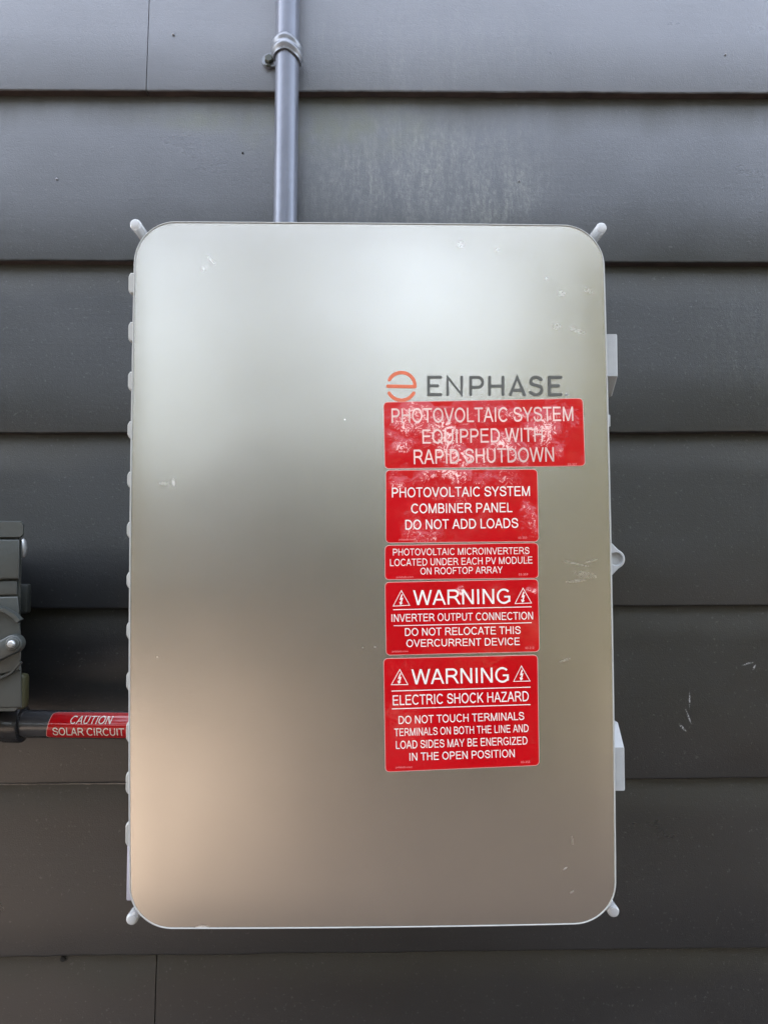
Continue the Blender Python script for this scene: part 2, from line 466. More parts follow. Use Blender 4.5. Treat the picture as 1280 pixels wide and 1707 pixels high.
# latches on the right
def latch(xo, yt, yb, flip):
    yk = Y_PANEL + .018
    q0 = P(xo, yt, yk); q1 = P(xo + 1.5, yb, yk)
    xo_w = q0.x; zt_, zb_ = q0.z, q1.z
    bm = bmesh.new()
    L = .013
    hgt = zt_ - zb_
    # side view in YZ: front plate plus a ramp towards the middle of the box, lofted in x
    def sec(x, c):
        if flip:   # ramp above
            pr = [(yk + c, zb_ + c), (yk + c, zt_ - c), (yk + .016, zt_ + .016), (yk + .026, zt_ + .016), (yk + .026, zb_ + c)]
        else:
            pr = [(yk + c, zb_ + c), (yk + c, zt_ - c), (yk + .026, zt_ - c), (yk + .026, zb_ - .013), (yk + .016, zb_ - .013)]
        return [Vector((x, p[0], p[1])) for p in pr]
    loft(bm, [sec(xo_w - .020, 0), sec(xo_w - .0009, 0), sec(xo_w, .0009)])
    return obj('latch', bm, M_BODY, box, True, 25)
latch(1028.5, 557, 627, False)
latch(1040.5, 1246, 1318, True)
# small moulded nub
q = P(1017, 691, Y_PANEL + .017); q2 = P(1017, 711, Y_PANEL + .017)
bm = bmesh.new(); add_box(bm, q.x - .006, q.x, q.y, q.y + .006, q2.z, q.z, .0008); obj('closing_nub', bm, M_BODY, box)

# padlock tab with its hole
yk = Y_PANEL + .016
def ring_xz(c, r, y, n=40): return [Vector((c.x + r * math.cos(2 * math.pi * k / n), y, c.z + r * math.sin(2 * math.pi * k / n))) for k in range(n)]
tc = P(1024.5, 933, yk)
def tab_shape(y, ins=0):
    n = 40; out = []
    tip = P(1041.5, 932, yk); top = P(1013, 897, yk); bot = P(1015, 968, yk)
    rr = .0075 - ins
    cx, cz = tip.x - .0075, tip.z
    for k in range(n):
        a = 2 * math.pi * k / n
        dx, dz = math.cos(a), math.sin(a)
        if dx > .35: x, z = cx + rr * dx, cz + rr * dz
        else:
            # support along a rounded triangle
            s = 1 if dz > 0 else -1
            f = (.35 - dx) / 1.35
            zc_ = math.sqrt(1 - .35 ** 2) * rr
            x = cx + .35 * rr - f * .018
            z = cz + s * (zc_ + f * .0185) if abs(dz) > .02 else cz + dz
        out.append(Vector((x, y, z)))
    return out
bm = bmesh.new()
hc = P(1026.5, 932, yk)
hole_r = .0052
def hole(y, r=hole_r): return ring_xz(hc, r, y)
loft(bm, [hole(yk + .0032, .0046), hole(yk + .0008, .0050), hole(yk, .0056), tab_shape(yk, .0006), tab_shape(yk + .0006), tab_shape(yk + .0060), ], True, True, True)
obj('padlock_tab', bm, M_BODY, box, True, 35)

# corner posts running back to the wall
for (x, y) in ((225.5, 373), (1002.5, 379), (219.5, 1533.5), (1023, 1520.5)):
    yk = Y_PANEL + .020
    q = P(x, y, yk)
    bm = bmesh.new()
    tube(bm, [(q.x, yk, q.z), (q.x, yk + .0006, q.z), (q.x, yk + .0018, q.z), (q.x, yk + .012, q.z), (q.x, 0.004, q.z)], [.0036, .0042, .0046, .0046, .0044], 28)
    p_ = obj('corner_post', bm, M_CLEAR, box, True, 50)
    bm = bmesh.new(); tube(bm, [(q.x, yk + .0001, q.z), (q.x, yk - .0004, q.z), (q.x, yk - .0006, q.z)], [.0036, .0035, .0030], 28)
    obj('post_cap', bm, M_BODY, p_, True, 50)

# ------------------------------------------------------------------ lettering
CAPW, CAPH = .092, .716
def catmull(p, n=6):
    out = []
    for i in range(len(p) - 1):
        a, b_, c, d = (Vector(p[max(i - 1, 0)]), Vector(p[i]), Vector(p[i + 1]), Vector(p[min(i + 2, len(p) - 1)]))
        for k in range(n):
            t_ = k / n
            out.append(tuple(.5 * ((2 * b_) + (c - a) * t_ + (2 * a - 5 * b_ + 4 * c - d) * t_ ** 2 + (3 * b_ - a - 3 * c + d) * t_ ** 3)))
    return out + [tuple(p[-1])]
def el(cx, cy, rx, ry, a0, a1, n=18): return [(cx + rx * math.cos(R(a0 + (a1 - a0) * k / n)), cy + ry * math.sin(R(a0 + (a1 - a0) * k / n))) for k in range(n + 1)]
H_ = CAPH
STEM = [(.125, 0), (.125, H_)]
GLYPH = {
 'A': (.667, [[(.052, 0), (.325, H_)], [(.615, 0), (.341, H_)], [(.155, .245), (.51, .245)]]),
 'B': (.667, [STEM, [(.125, .676), (.37, .676)] + el(.37, .525, .17, .151, 80, -80, 10) + [(.37, .374), (.125, .374)], [(.125, .374), (.39, .374)] + el(.39, .207, .19, .167, 80, -80, 10) + [(.39, .04), (.125, .04)]]),
 'C': (.722, [el(.39, .358, .297, .325, 40, 318, 26)]),
 'D': (.722, [STEM, [(.125, .676), (.33, .676)] + el(.33, .358, .298, .318, 82, -82, 16) + [(.33, .04), (.125, .04)]]),
 'E': (.667, [STEM, [(.125, .676), (.60, .676)], [(.125, .372), (.57, .372)], [(.125, .04), (.617, .04)]]),
 'F': (.611, [STEM, [(.125, .676), (.57, .676)], [(.125, .36), (.51, .36)]]),
 'G': (.778, [el(.40, .358, .305, .325, 42, 312, 26) + [(.665, .13), (.665, .335)], [(.42, .335), (.711, .335)]]),
 'H': (.722, [STEM, [(.60, 0), (.60, H_)], [(.125, .375), (.60, .375)]]),
 'I': (.278, [[(.139, 0), (.139, H_)]]),
 'K': (.667, [STEM, [(.59, H_), (.14, .262)], [(.285, .41), (.60, 0)]]),
 'L': (.556, [STEM, [(.125, .04), (.53, .04)]]),
 'M': (.833, [[(.118, 0), (.118, H_)], [(.715, 0), (.715, H_)], [(.125, H_), (.416, 0)], [(.708, H_), (.416, 0)]]),
 'N': (.722, [[(.122, 0), (.122, H_)], [(.598, 0), (.598, H_)], [(.130, H_), (.590, 0)]]),
 'O': (.778, [el(.389, .358, .297, .325, 0, 360, 34)]),
 'P': (.667, [STEM, [(.125, .676), (.37, .676)] + el(.37, .50, .205, .176, 80, -80, 12) + [(.37, .324), (.125, .324)]]),
 'Q': (.778, [el(.389, .358, .297, .325, 0, 360, 34), [(.44, .20), (.70, -.01)]]),
 'R': (.722, [STEM, [(.125, .676), (.40, .676)] + el(.40, .515, .195, .161, 80, -80, 12) + [(.40, .354), (.125, .354)], [(.36, .354), (.45, .325), (.52, .24), (.665, 0)]]),
 'S': (.667, [catmull([(.575, .500), (.54, .605), (.44, .665), (.33, .678), (.20, .655), (.128, .560), (.145, .465), (.24, .412), (.40, .368), (.54, .310), (.588, .205), (.53, .090), (.35, .038), (.18, .075), (.092, .235)])]),
 'T': (.611, [[(.022, .676), (.59, .676)], [(.306, 0), (.306, H_)]]),
 'U': (.722, [[(.125, H_), (.125, .27)] + el(.36, .27, .235, .232, 190, 350, 16) + [(.595, .27), (.595, H_)]]),
 'V': (.667, [[(.054, H_), (.333, 0)], [(.613, H_), (.333, 0)]]),
 'W': (.944, [[(.060, H_), (.255, 0)], [(.472, H_), (.255, 0)], [(.472, H_), (.690, 0)], [(.886, H_), (.690, 0)]]),
 'Y': (.667, [[(.056, H_), (.333, .30)], [(.612, H_), (.333, .30)], [(.333, .33), (.333, 0)]]),
 'Z': (.611, [[(.06, .676), (.56, .676)], [(.535, .66), (.075, .055)], [(.03, .04), (.585, .04)]]),
}
def strip(V, Fc, pts, w, lift):
    """ribbon of quads along a poly-line; ends on the baseline or cap line are cut level"""
    pts = [Vector(p) for p in pts]
    fine = [pts[0]]
    for a, b_ in zip(pts[:-1], pts[1:]):
        m_ = max(1, int((b_ - a).length / .12))
        for k in range(1, m_ + 1): fine.append(a + (b_ - a) * k / m_)
    pts = fine; n = len(pts); closed = (pts[0] - pts[-1]).length < 1e-5
    k0 = len(V)
    for i, p in enumerate(pts):
        d0 = (pts[i] - pts[i - 1]).normalized() if i else ((pts[0] - pts[-2]).normalized() if closed else None)
        d1 = (pts[i + 1] - pts[i]).normalized() if i < n - 1 else ((pts[1] - pts[0]).normalized() if closed else None)
        d = (d0 + d1).normalized() if d0 and d1 else (d0 or d1)
        nn = Vector((-d.y, d.x)); k = 1
        if d0 and d1: k = 1 / max(.6, nn.dot(Vector((-d0.y, d0.x))))
        off = nn * w / 2 * k
        if not (d0 and d1) and abs(d.y) > .3 and (abs(p.y) < 1e-6 or abs(p.y - CAPH) < 1e-6):
            off = Vector((w / 2 / abs(d.y) * (1 if nn.x > 0 else -1), 0))
        V.append((p.x + off.x, p.y + off.y, lift)); V.append((p.x - off.x, p.y - off.y, lift))
    for i in range(n - 1): a = k0 + 2 * i; Fc.append((a, a + 1, a + 3, a + 2))
def text_mesh(s, shear=0, wt=0):
    if any(ch not in GLYPH and ch != ' ' for ch in s):
        cu = bpy.data.curves.new('t', 'FONT'); cu.body = s; cu.size = 1; cu.resolution_u = 3
        o = bpy.data.objects.new('t', cu); col.objects.link(o)
        dg = bpy.context.evaluated_depsgraph_get()
        me = bpy.data.meshes.new_from_object(o.evaluated_get(dg))
        bpy.data.objects.remove(o); bpy.data.curves.remove(cu)
        return me
    V, Fc = [], []; x = 0
    for ch in s:
        if ch == ' ': x += .278; continue
        adv, st_ = GLYPH[ch]
        for q, p in enumerate(st_):
            w = CAPW + wt
            if len(p) == 2 and abs(p[0][1] - p[1][1]) < 1e-6: w *= .9
            strip(V, Fc, [(a + x, b_) for a, b_ in p], w, q * 1.0)
        x += adv
    V = [(a + b_ * shear, b_, c) for a, b_, c in V]
    me = bpy.data.meshes.new('t'); me.from_pydata(V, [], Fc)
    return me
def warp_text(me, pl, pr, cap_px, plane_y, off):
    """fit the text between two baseline points (picture coordinates) with that capital height"""
    xs = [v.co.x for v in me.vertices]
    x0, x1 = min(xs), max(xs)
    A = P(pl[0], pl[1], plane_y); B = P(pr[0], pr[1], plane_y)
    T = P(pl[0], pl[1] - cap_px, plane_y)
    U = (B - A); upv = Vector((-U.z, 0, U.x)).normalized() * (T - A).length
    for v in me.vertices:
        f = (v.co.x - x0) / (x1 - x0); g = v.co.y / CAPH
        p = A + U * f + upv * g
        v.co = Vector((p.x, plane_y + off - .000012 * v.co.z, p.z))
    return me
def merge(name, meshes, mat, parent):
    bm = bmesh.new()
    for m_ in meshes: m_.update()
    for m_ in meshes: bm.from_mesh(m_); bpy.data.meshes.remove(m_)
    for f in bm.faces:
        f.normal_update()
        if f.normal.y > 0: f.normal_flip()
    me = bpy.data.meshes.new(name); bm.to_mesh(me); bm.free()
    return link(name, me, mat, parent, False)
def poly_px(pts, plane_y, off):
    me = bpy.data.meshes.new('p')
    me.from_pydata([Vector((q.x, plane_y + off, q.z)) for q in (P(x, y, plane_y) for x, y in pts)], [], [list(range(len(pts)))])
    return me
def stroke_px(pts, w, plane_y, off, rnd=True):
    """flat ribbon with round ends along a poly-line"""
    V, Fc = [], []
    pts = [Vector(p) for p in pts]
    n = len(pts)
    for i, p in enumerate(pts):
        d0 = (pts[i] - pts[i - 1]).normalized() if i else None
        d1 = (pts[i + 1] - pts[i]).normalized() if i < n - 1 else None
        d = (d0 + d1).normalized() if d0 and d1 else (d0 or d1)
        nn = Vector((-d.y, d.x)); k = 1
        if d0 and d1: k = 1 / max(.5, nn.dot(Vector((-d0.y, d0.x))))
        V += [p + nn * w / 2 * k, p - nn * w / 2 * k]
    for i in range(n - 1): a = 2 * i; Fc.append((a, a + 1, a + 3, a + 2))
    if rnd:
        for c, frm, sgn, ia, ib in ((pts[-1], V[2 * n - 2], -1, 2 * n - 2, 2 * n - 1), (pts[0], V[0], 1, 0, 1)):
            v = frm - c; ids = [ia]
            for k in range(1, 7):
                a = math.pi * k / 7 * sgn
                ids.append(len(V)); V.append(c + Vector((v.x * math.cos(a) - v.y * math.sin(a), v.x * math.sin(a) + v.y * math.cos(a))))
            Fc.append(tuple(ids + [ib]))
    W = [P(q.x, q.y, plane_y) for q in V]
    me = bpy.data.meshes.new('s'); me.from_pydata([(q.x, plane_y + off, q.z) for q in W], [], Fc)
    return me

M_INK_W = simple('white_print', (.62, .575, .52), .35, var=.05)
M_INK_P = simple('glare_pink_print', (.60, .42, .37), .35, var=.25)  # letters tinted by the film glare, put into the ink colour
M_INK_FAINT = simple('faint_pink_print', (.62, .16, .16), .4)
M_EDGE = simple('sticker_edge', (.50, .24, .22), .4)
M_LOGO_G = simple('grey_logo_print', (.060, .060, .052), .45)
M_LOGO_O = simple('orange_logo_print', (.47, .10, .042), .42)
M_LOGO_L = simple('light_grey_print', (.25, .25, .24), .45)

def make_sticker_red(name, spots, amount):
    m, nt, b = mat_new(name); t = NT(nt); pos = t.coord()
    cl = t.noise(pos, 30, 3)
    base = t.mix(t.ramp(cl, [(.3, 0), (.7, 1)]), (.33, .0006, .003), (.37, .0008, .0045))
    b.inputs['Roughness'].default_value = .30
    b.inputs['Coat Weight'].default_value = .7; b.inputs['Coat Roughness'].default_value = .05; b.inputs['Specular IOR Level'].default_value = .15
    if spots:
        wob = t.n.new('ShaderNodeTexNoise'); t.l.new(pos, wob.inputs['Vector']); wob.inputs['Scale'].default_value = 38; wob.inputs['Detail'].default_value = 5
        w1 = t.n.new('ShaderNodeVectorMath'); w1.operation = 'SUBTRACT'; t.l.new(wob.outputs['Color'], w1.inputs[0]); w1.inputs[1].default_value = (.5, .5, .5)
        w2 = t.n.new('ShaderNodeVectorMath'); w2.operation = 'SCALE'; t.l.new(w1.outputs[0], w2.inputs[0]); w2.inputs['Scale'].default_value = .055
        w3 = t.n.new('ShaderNodeVectorMath'); w3.operation = 'ADD'; t.l.new(pos, w3.inputs[0]); t.l.new(w2.outputs[0], w3.inputs[1])
        wpos = w3.outputs[0]
        sp_ = []
        for (x, y, rx, rz, s_) in spots:
            q = P(x, y, Y_PANEL); sp_.append(t.math('MULTIPLY', t.spot(wpos, q.x, q.z, rx, rz, 0, 1.0), s_))
        zone = t.add_all(sp_)
        crk = t.noise(t.mapping(pos, (1, 1, 1)), 150, 6, .75, 1.6)
        crk2 = t.noise(pos, 55, 4, .6, 1.0)
        h = t.math('MULTIPLY', t.math('ADD', t.math('MULTIPLY', crk, 1.0), t.math('MULTIPLY', crk2, 1.2)), zone)
        bn = t.bump(h, .0032 * amount, 1)
        t.l.new(bn, b.inputs['Coat Normal'])
        # glare off the crinkled film, painted into the colour as broken whitish patches
        glare = t.math('MULTIPLY', t.ramp(t.math('ADD', t.noise(pos, 125, 8, .80, 3.0), t.math('MULTIPLY', t.math('SUBTRACT', zone, 1.0), .13)), [(.474, 0), (.505, 1)]), t.math('MULTIPLY', zone, 1.5, True))
        base = t.mix(t.math('MULTIPLY', glare, .85), base, (.80, .52, .47))
        rd = t.ramp(glare, [(0, .30), (1, .45)])
        t.l.new(rd, b.inputs['Roughness'])
    else:
        t.l.new(t.bump(t.noise(pos, 45, 3, .5, .5), .0006, .4), b.inputs['Coat Normal'])
    t.l.new(base, b.inputs['Base Color'])
    return m

Z1 = lambda x, y: (620 + x * .34375, 590 + y * .34375)
Z2 = lambda x, y: (620 + x * .34375, 950 + y * .34375)
Z7 = lambda x, y: (640 + x * .21875, 1080 + y * .21875)

def sheet(corners, r, y0, th, name, mat, parent, inset=0):
    """thin sheet with rounded corners through four picture points"""
    C_ = [Vector(c) for c in corners]
    cx = sum((c for c in C_), Vector((0, 0))) / 4
    C_ = [c + Vector((-inset if c.x > cx.x else inset, -inset if c.y > cx.y else inset)) for c in C_]
    pts = []
    for i in range(4):
        p = C_[i]; a = (C_[i - 1] - p).normalized(); b_ = (C_[(i + 1) % 4] - p).normalized()
        p0 = p + a * r; p1 = p + b_ * r
        for k in range(7):
            s = k / 6
            q = p0 * (1 - s) ** 2 + p * 2 * s * (1 - s) + p1 * s * s
            w_ = q * .85 + (p0 * (1 - s) + p1 * s) * .15
            pts.append(w_)
    # start each side with mid points so the outline stays straight
    bm = bmesh.new()
    W = [P(q.x, q.y, Y_PANEL) for q in pts]
    loft(bm, [[Vector((w.x, y0, w.z)) for w in W], [Vector((w.x, y0 - th, w.z)) for w in W]])
    return obj(name, bm, mat, parent, False)

# sticker faces float a fraction of a millimetre proud of the crowned door
Y_ST = Y_PANEL - .0019
def line_of(s, pl, pr, cap, Z, scale, off, shear=0, wt=.0):
    me = text_mesh(s, shear, wt)
    a = Z(*pl); b_ = Z(*pr)
    return warp_text(me, a, b_, cap * scale, Y_ST, off)
def tri_mark(ap, bl, br, Z, w):
    ap, bl, br = Vector(Z(*ap)), Vector(Z(*bl)), Vector(Z(*br))
    ms = []
    c = (ap + bl + br) / 3
    k = 1 - w / ((bl + br) / 2 - ap).length * 1.5 * 1.0
    o_ = [ap, bl, br]; i_ = [c + (p - c) * (1 - (w * 3) / (((bl + br) / 2 - ap).length)) for p in o_]
    me = bpy.data.meshes.new('tri')
    V = [P(p.x, p.y, Y_ST) for p in o_ + i_]
    me.from_pydata([Vector((v.x, Y_ST - .00010, v.z)) for v in V], [], [(0, 1, 4, 3), (1, 2, 5, 4), (2, 0, 3, 5)])
    ms.append(me)
    H = ((bl + br) / 2 - ap).length; Wd = (br - bl).length
    ux = (br - bl).normalized(); uy = ((bl + br) / 2 - ap).normalized()
    o = ap + uy * H * .30
    def L(x, y): q = o + ux * (x * Wd) + uy * (y * H); return (q.x, q.y)
    bolt = [L(.045, -.02), L(-.050, .27), L(.050, .24), L(-.040, .56)]
    ms.append(stroke_px(bolt, .075 * Wd, Y_ST, -.00010, False))
    ms.append(stroke_px([L(-.105, .44), L(-.045, .60), L(.055, .50)], .05 * Wd, Y_ST, -.00012, False))
    return ms

def sticker(label, corners, mat, lines, faint, Z, scale, tris=(), rules=(), wt=.012, ink=None):
    base = sheet(corners, 7, Y_ST + .0012, .00122, 'sticker', M_EDGE, box)
    base['label'] = label
    sheet(corners, 6.4, Y_ST + .0003, .00036, 'printed_face', mat, base, .85)
    ms = []
    for (s, xl, xr, bl_, br_, cap) in lines:
        ms.append(line_of(s, (xl, bl_), (xr, br_), cap, Z, scale, -.00011, 0, wt))
    for tr in tris: ms += tri_mark(*tr, Z, 1.1)
    for (a, b_, w) in rules: ms.append(stroke_px([Z(*a), Z(*b_)], w, Y_ST, -.00010, False))
    merge('lettering', ms, ink or M_INK_W, base)
    for (s, xl, xr, bl_, br_, cap) in faint:
        merge('small_print', [line_of(s, (xl, bl_), (xr, br_), cap, Z, scale, -.00011)], M_INK_FAINT, base)

S1 = make_sticker_red('crinkled_red_film', [(690, 692, .024, .013, .85), (662, 742, .016, .020, .75), (745, 720, .030, .022, .85), (835, 755, .034, .016, .8), (908, 722, .018, .024, .9), (860, 690, .03, .010, .45), (760, 760, .02, .014, .8), (940, 690, .02, .01, .45), (800, 690, .04, .02, .3)], 1.0)
S2 = make_sticker_red('partly_crinkled_red_film', [(660, 800, .012, .012, .6), (715, 800, .022, .009, .6), (760, 790, .013, .012, .75), (745, 835, .03, .012, .3), (820, 800, .03, .012, .4), (705, 885, .02, .012, .55), (885, 860, .008, .02, .5)], .9)
S3 = make_sticker_red('smooth_red_film', [(690, 920, .03, .006, .15), (885, 930, .005, .012, .5)], .5)
S4 = make_sticker_red('smooth_red_film_with_flaw', [(758, 980, .006, .010, .95), (887, 985, .005, .006, .8), (826, 972, .006, .004, .4)], .6)
S5 = make_sticker_red('flat_red_film', [], .4)

sticker('wide crinkled red sticker reading PHOTOVOLTAIC SYSTEM EQUIPPED WITH RAPID SHUTDOWN',
        [(638.9, 671), (970, 664.5), (974, 777.3), (641, 782)], S1,
        [('PHOTOVOLTAIC SYSTEM', 95, 975, 335, 325, 70), ('EQUIPPED WITH', 245, 828, 435, 425, 68), ('RAPID SHUTDOWN', 203, 882, 535, 522, 70)],
        [('03-307', 948, 992, 542, 541, 12)], Z1, .34375, wt=.002, ink=M_INK_P)
sticker('red sticker reading PHOTOVOLTAIC SYSTEM COMBINER PANEL DO NOT ADD LOADS',
        [(642.7, 784), (894.5, 782.5), (896.9, 903), (642.7, 905.3)], S2,
        [('PHOTOVOLTAIC SYSTEM', 97, 765, 696, 688, 47), ('COMBINER PANEL', 190, 680, 773, 767, 46), ('DO NOT ADD LOADS', 162, 708, 852, 843, 47)],
        [('pvlabels.com', 130, 205, 905, 903, 10), ('03-350', 708, 750, 897, 896, 11)], Z1, .34375, wt=.002)
sticker('narrow red sticker reading PHOTOVOLTAIC MICROINVERTERS LOCATED UNDER EACH PV MODULE ON ROOFTOP ARRAY',
        [(641.3, 909), (895.6, 904.5), (896.4, 964), (641.3, 966.4)], S3,
        [('PHOTOVOLTAIC MICROINVERTERS', 102, 762, 978, 970, 33), ('LOCATED UNDER EACH PV MODULE', 88, 777, 1029, 1016, 34), ('ON ROOFTOP ARRAY', 235, 633, 1070, 1063, 33)],
        [('pvlabels.com', 118, 200, 1087, 1085, 10), ('03-359', 710, 755, 1075, 1074, 11)], Z1, .34375, wt=-.008)
sticker('red WARNING sticker reading INVERTER OUTPUT CONNECTION DO NOT RELOCATE THIS OVERCURRENT DEVICE',
        [(641.3, 970.3), (895.8, 965), (898.2, 1086), (643.2, 1092)], S4,
        [('WARNING', 200, 670, 171, 163, 72), ('INVERTER OUTPUT CONNECTION', 95, 780, 252, 240, 37), ('DO NOT RELOCATE THIS', 160, 720, 320, 310, 37), ('OVERCURRENT DEVICE', 167, 716, 374, 364, 36)],
        [('pvlabels.com', 98, 175, 400, 398, 10), ('03-212', 742, 785, 384, 383, 11)], Z2, .34375,
        tris=[((142, 97), (100, 177), (185, 173)), ((731, 85), (690, 165), (775, 162))],
        rules=[((103, 193), (773, 179), 1.3), ((105, 271), (773, 256), 1.2)], wt=.0)
sticker('tallest red WARNING sticker, lowest on the door, reading ELECTRIC SHOCK HAZARD DO NOT TOUCH TERMINALS',
        [(638.9, 1097), (895, 1091), (897.8, 1275), (642.0, 1286)], S5,
        [('WARNING', 210, 950, 279, 262, 115), ('ELECTRIC SHOCK HAZARD', 68, 1102, 438, 405, 76), ('DO NOT TOUCH TERMINALS', 112, 1067, 580, 548, 60),
         ('TERMINALS ON BOTH THE LINE AND', 80, 1100, 673, 640, 58), ('LOAD SIDES MAY BE ENERGIZED', 92, 1092, 770, 735, 60), ('IN THE OPEN POSITION', 195, 995, 860, 832, 59)],
        [('pvlabels.com', 90, 215, 917, 914, 16), ('03-355', 1042, 1110, 879, 877, 18)], Z7, .21875,
        tris=[((120, 160), (52, 283), (186, 282)), ((1045, 133), (982, 258), (1115, 255))],
        rules=[((57, 329), (1115, 299), 1.4), ((60, 465), (1115, 432), 1.4)], wt=.0)

# logo: orange emblem and grey word, printed on the door
Z6 = lambda x, y: (640 + x * .25, 600 + y * .25)
Y_LG = Y_PANEL - .00185
def arc(cx, cy, rx, ry, a0, a1, n=26): return [Z6(cx + rx * math.cos(R(a0 + (a1 - a0) * k / n)), cy + ry * math.sin(R(a0 + (a1 - a0) * k / n))) for k in range(n + 1)]
w = 5.6
ms = [stroke_px(arc(116, 172, 90, 88, -153, 2) + [Z6(203, 187)][:0] , w, Y_LG, -.00004),
      stroke_px([Z6(26, 175), Z6(206, 178)], w, Y_LG, -.00006),
      stroke_px(arc(116, 180, 92, 88, 152, 28), w, Y_LG, -.00004)]
lg = merge('orange_emblem', ms, M_LOGO_O, box); lg['label'] = 'orange round letter e emblem beside the grey word'
w = 5.0
def st(pts, off): return stroke_px([Z6(*p) for p in pts], w, Y_LG, off)
def bow(cx, cy, rx, ry, a0, a1, n=12): return [(cx + rx * math.cos(R(a0 + (a1 - a0) * k / n)), cy + ry * math.sin(R(a0 + (a1 - a0) * k / n))) for k in range(n + 1)]
def letter_E(x0, x1, xm):
    return [st([(x1, 115), (x0, 115), (x0, 231), (x1, 231)], -.00004), st([(x0, 172), (xm, 172)], -.00006)]
ms = letter_E(297, 377, 357) + letter_E(1103, 1178, 1162)
ms += [st([(424, 231), (424, 115), (517, 231), (517, 115)], -.00004)]
ms += [st([(577, 231), (577, 116)], -.00004), st([(577, 116), (622, 116)] + bow(625, 149, 32, 33, -90, 90) + [(577, 182)], -.00006)]
ms += [st([(703, 115), (703, 231)], -.00004), st([(792, 115), (792, 231)], -.00004), st([(703, 174), (792, 174)], -.00006)]
ms += [st([(842, 231), (887, 115), (935, 231)], -.00004), st([(862, 202), (917, 202)], -.00006)]
ms += [st([(1047, 130)] + bow(1012, 142, 34, 28, -40, -225, 10)[0:] + bow(1013, 200, 38, 32, -50, 130, 12) + [(975, 215)], -.00004)]
lg = merge('grey_word', ms, M_LOGO_G, box); lg['label'] = 'dark grey rounded capitals reading ENPHASE'
lg2 = merge('registered_dot', [stroke_px([Z6(1214, 231), Z6(1222, 231)], 3.2, Y_LG, -.00004)], M_LOGO_L, box)

# ------------------------------------------------------------------ vertical conduit and its strap
M_COND = simple('grey_painted_conduit', (.100, .108, .132), .33, var=.12, bump=.00025, bscale=120, spec=.6, metallic=.35)
M_STRAP = simple('painted_strap', (.17, .18, .20), .32, var=.15, spec=.6, metallic=.35)
M_SCREW = simple('dark_screw', (.03, .035, .025), .5)
yc = -.0145; rc = .0122
ct = P(480.5, -20, yc); cb = P(475.5, 372, yc)
slope = (ct - cb) / (ct.z - cb.z)
def con_at(z): return Vector((cb.x + slope.x * (z - cb.z), yc, z))
cv = empty('vertical_conduit', con_at(1.62))
tag(cv, 'slim grey painted conduit running down the siding into the top of the box', 'conduit')
bm = bmesh.new()
zs = [1.60, 1.70, 1.80, 1.9, 2.0, 2.2, 2.5, 2.8, 3.4, 4.4, HOUSE_H + .005]
tube(bm, [con_at(z) for z in zs], [rc] * len(zs), 48); obj('pipe', bm, M_COND, cv)
# a bead of the coupling just under the strap at the top of the picture
strap = empty('conduit_strap', con_at(P(482, 75, yc).z))
tag(strap, 'ribbed one-hole pipe strap holding the slim vertical conduit to the top board', 'pipe strap')
bm = bmesh.new()
zc0 = P(482, 66, yc - rc).z
rings = []
n = 40
# band: swept round the front half of the pipe, tilted so its right side hangs lower; ribbed section
secs = [(-.0098, .0006), (-.0098, .0022), (-.0070, .0025), (-.0052, .0040), (-.0028, .0040), (-.0010, .0025), (.0012, .0026), (.0032, .0038), (.0056, .0034), (.0072, .0022), (.0076, .0005)]
for k in range(n + 1):
    a = math.pi * (-.06 + 1.12 * k / n)
    ring = []
    for (dz, dr) in secs:
        c = con_at(zc0 + dz)
        rr = rc + dr
        dropx = math.cos(a)
        ring.append(Vector((c.x + rr * math.cos(a), c.y - rr * math.sin(a), c.z - .0045 * max(0, dropx) * 1.2 - .0030 * (1 - math.sin(a)))))
    rings.append(ring)
loft(bm, rings, True, True, True); obj('band', bm, M_STRAP, strap, True, 50)
# foot tab of the strap with its screw, left of the pipe
q = P(449, 100, -.002)
bm = bmesh.new()
tabp = [Vector((q.x + .0075 * math.cos(2 * math.pi * k / 28) * (1.0), 0, q.z + .0075 * math.sin(2 * math.pi * k / 28))) for k in range(28)]
for v in tabp:
    if v.x > q.x: v.x = q.x + .012; v.z = q.z + (v.z - q.z) * 1.25 + .004
loft(bm, [[Vector((v.x, .001, v.z)) for v in tabp], [Vector((v.x, -.0022, v.z)) for v in tabp]]); obj('foot_tab', bm, M_STRAP, strap, True, 40)
bm = bmesh.new(); tube(bm, [(q.x, -.001, q.z), (q.x, -.0052, q.z), (q.x, -.0064, q.z)], [.0048, .0048, .0036], 6); obj('screw', bm, M_SCREW, strap)
bm = bmesh.new(); tube(bm, [(q.x - .004, -.0022, q.z - .005), (q.x - .002, -.0034, q.z - .0068), (q.x + .002, -.003, q.z - .0070)], [.0010, .0014, .0009], 10); obj('thread_end', bm, M_SCREW, strap)

# ------------------------------------------------------------------ horizontal conduit with the caution sticker
M_BLACK = simple('dark_grey_conduit', (.040, .042, .046), .20, var=.25, bump=.0004, bscale=90, spec=.6)
M_FIT = simple('dark_fitting', (.022, .023, .026), .22, var=.25, bump=.0004, bscale=120)
yh = -.060
h0 = P(40, 1206.5, yh); h1 = P(235, 1208.5, yh)
rh = (P(100, 1183.5, yh).z - P(100, 1229.5, yh).z) / 2
cond = empty('horizontal_conduit', (h0.x, yh, h0.z))
tag(cond, 'short dark horizontal conduit with red CAUTION SOLAR CIRCUIT sticker, left of the metal box', 'conduit')
hd = (h1 - h0) / (h1.x - h0.x)
def hat(x): return Vector((x, yh, h0.z + hd.z * (x - h0.x)))
bm = bmesh.new()
xa = P(30, 1206, yh).x; xb = P(235, 1206, yh).x + .02
tube(bm, [hat(xa), hat((xa + xb) / 2), hat(xb)], [rh] * 3, 56); obj('pipe', bm, M_BLACK, cond)
bm = bmesh.new()
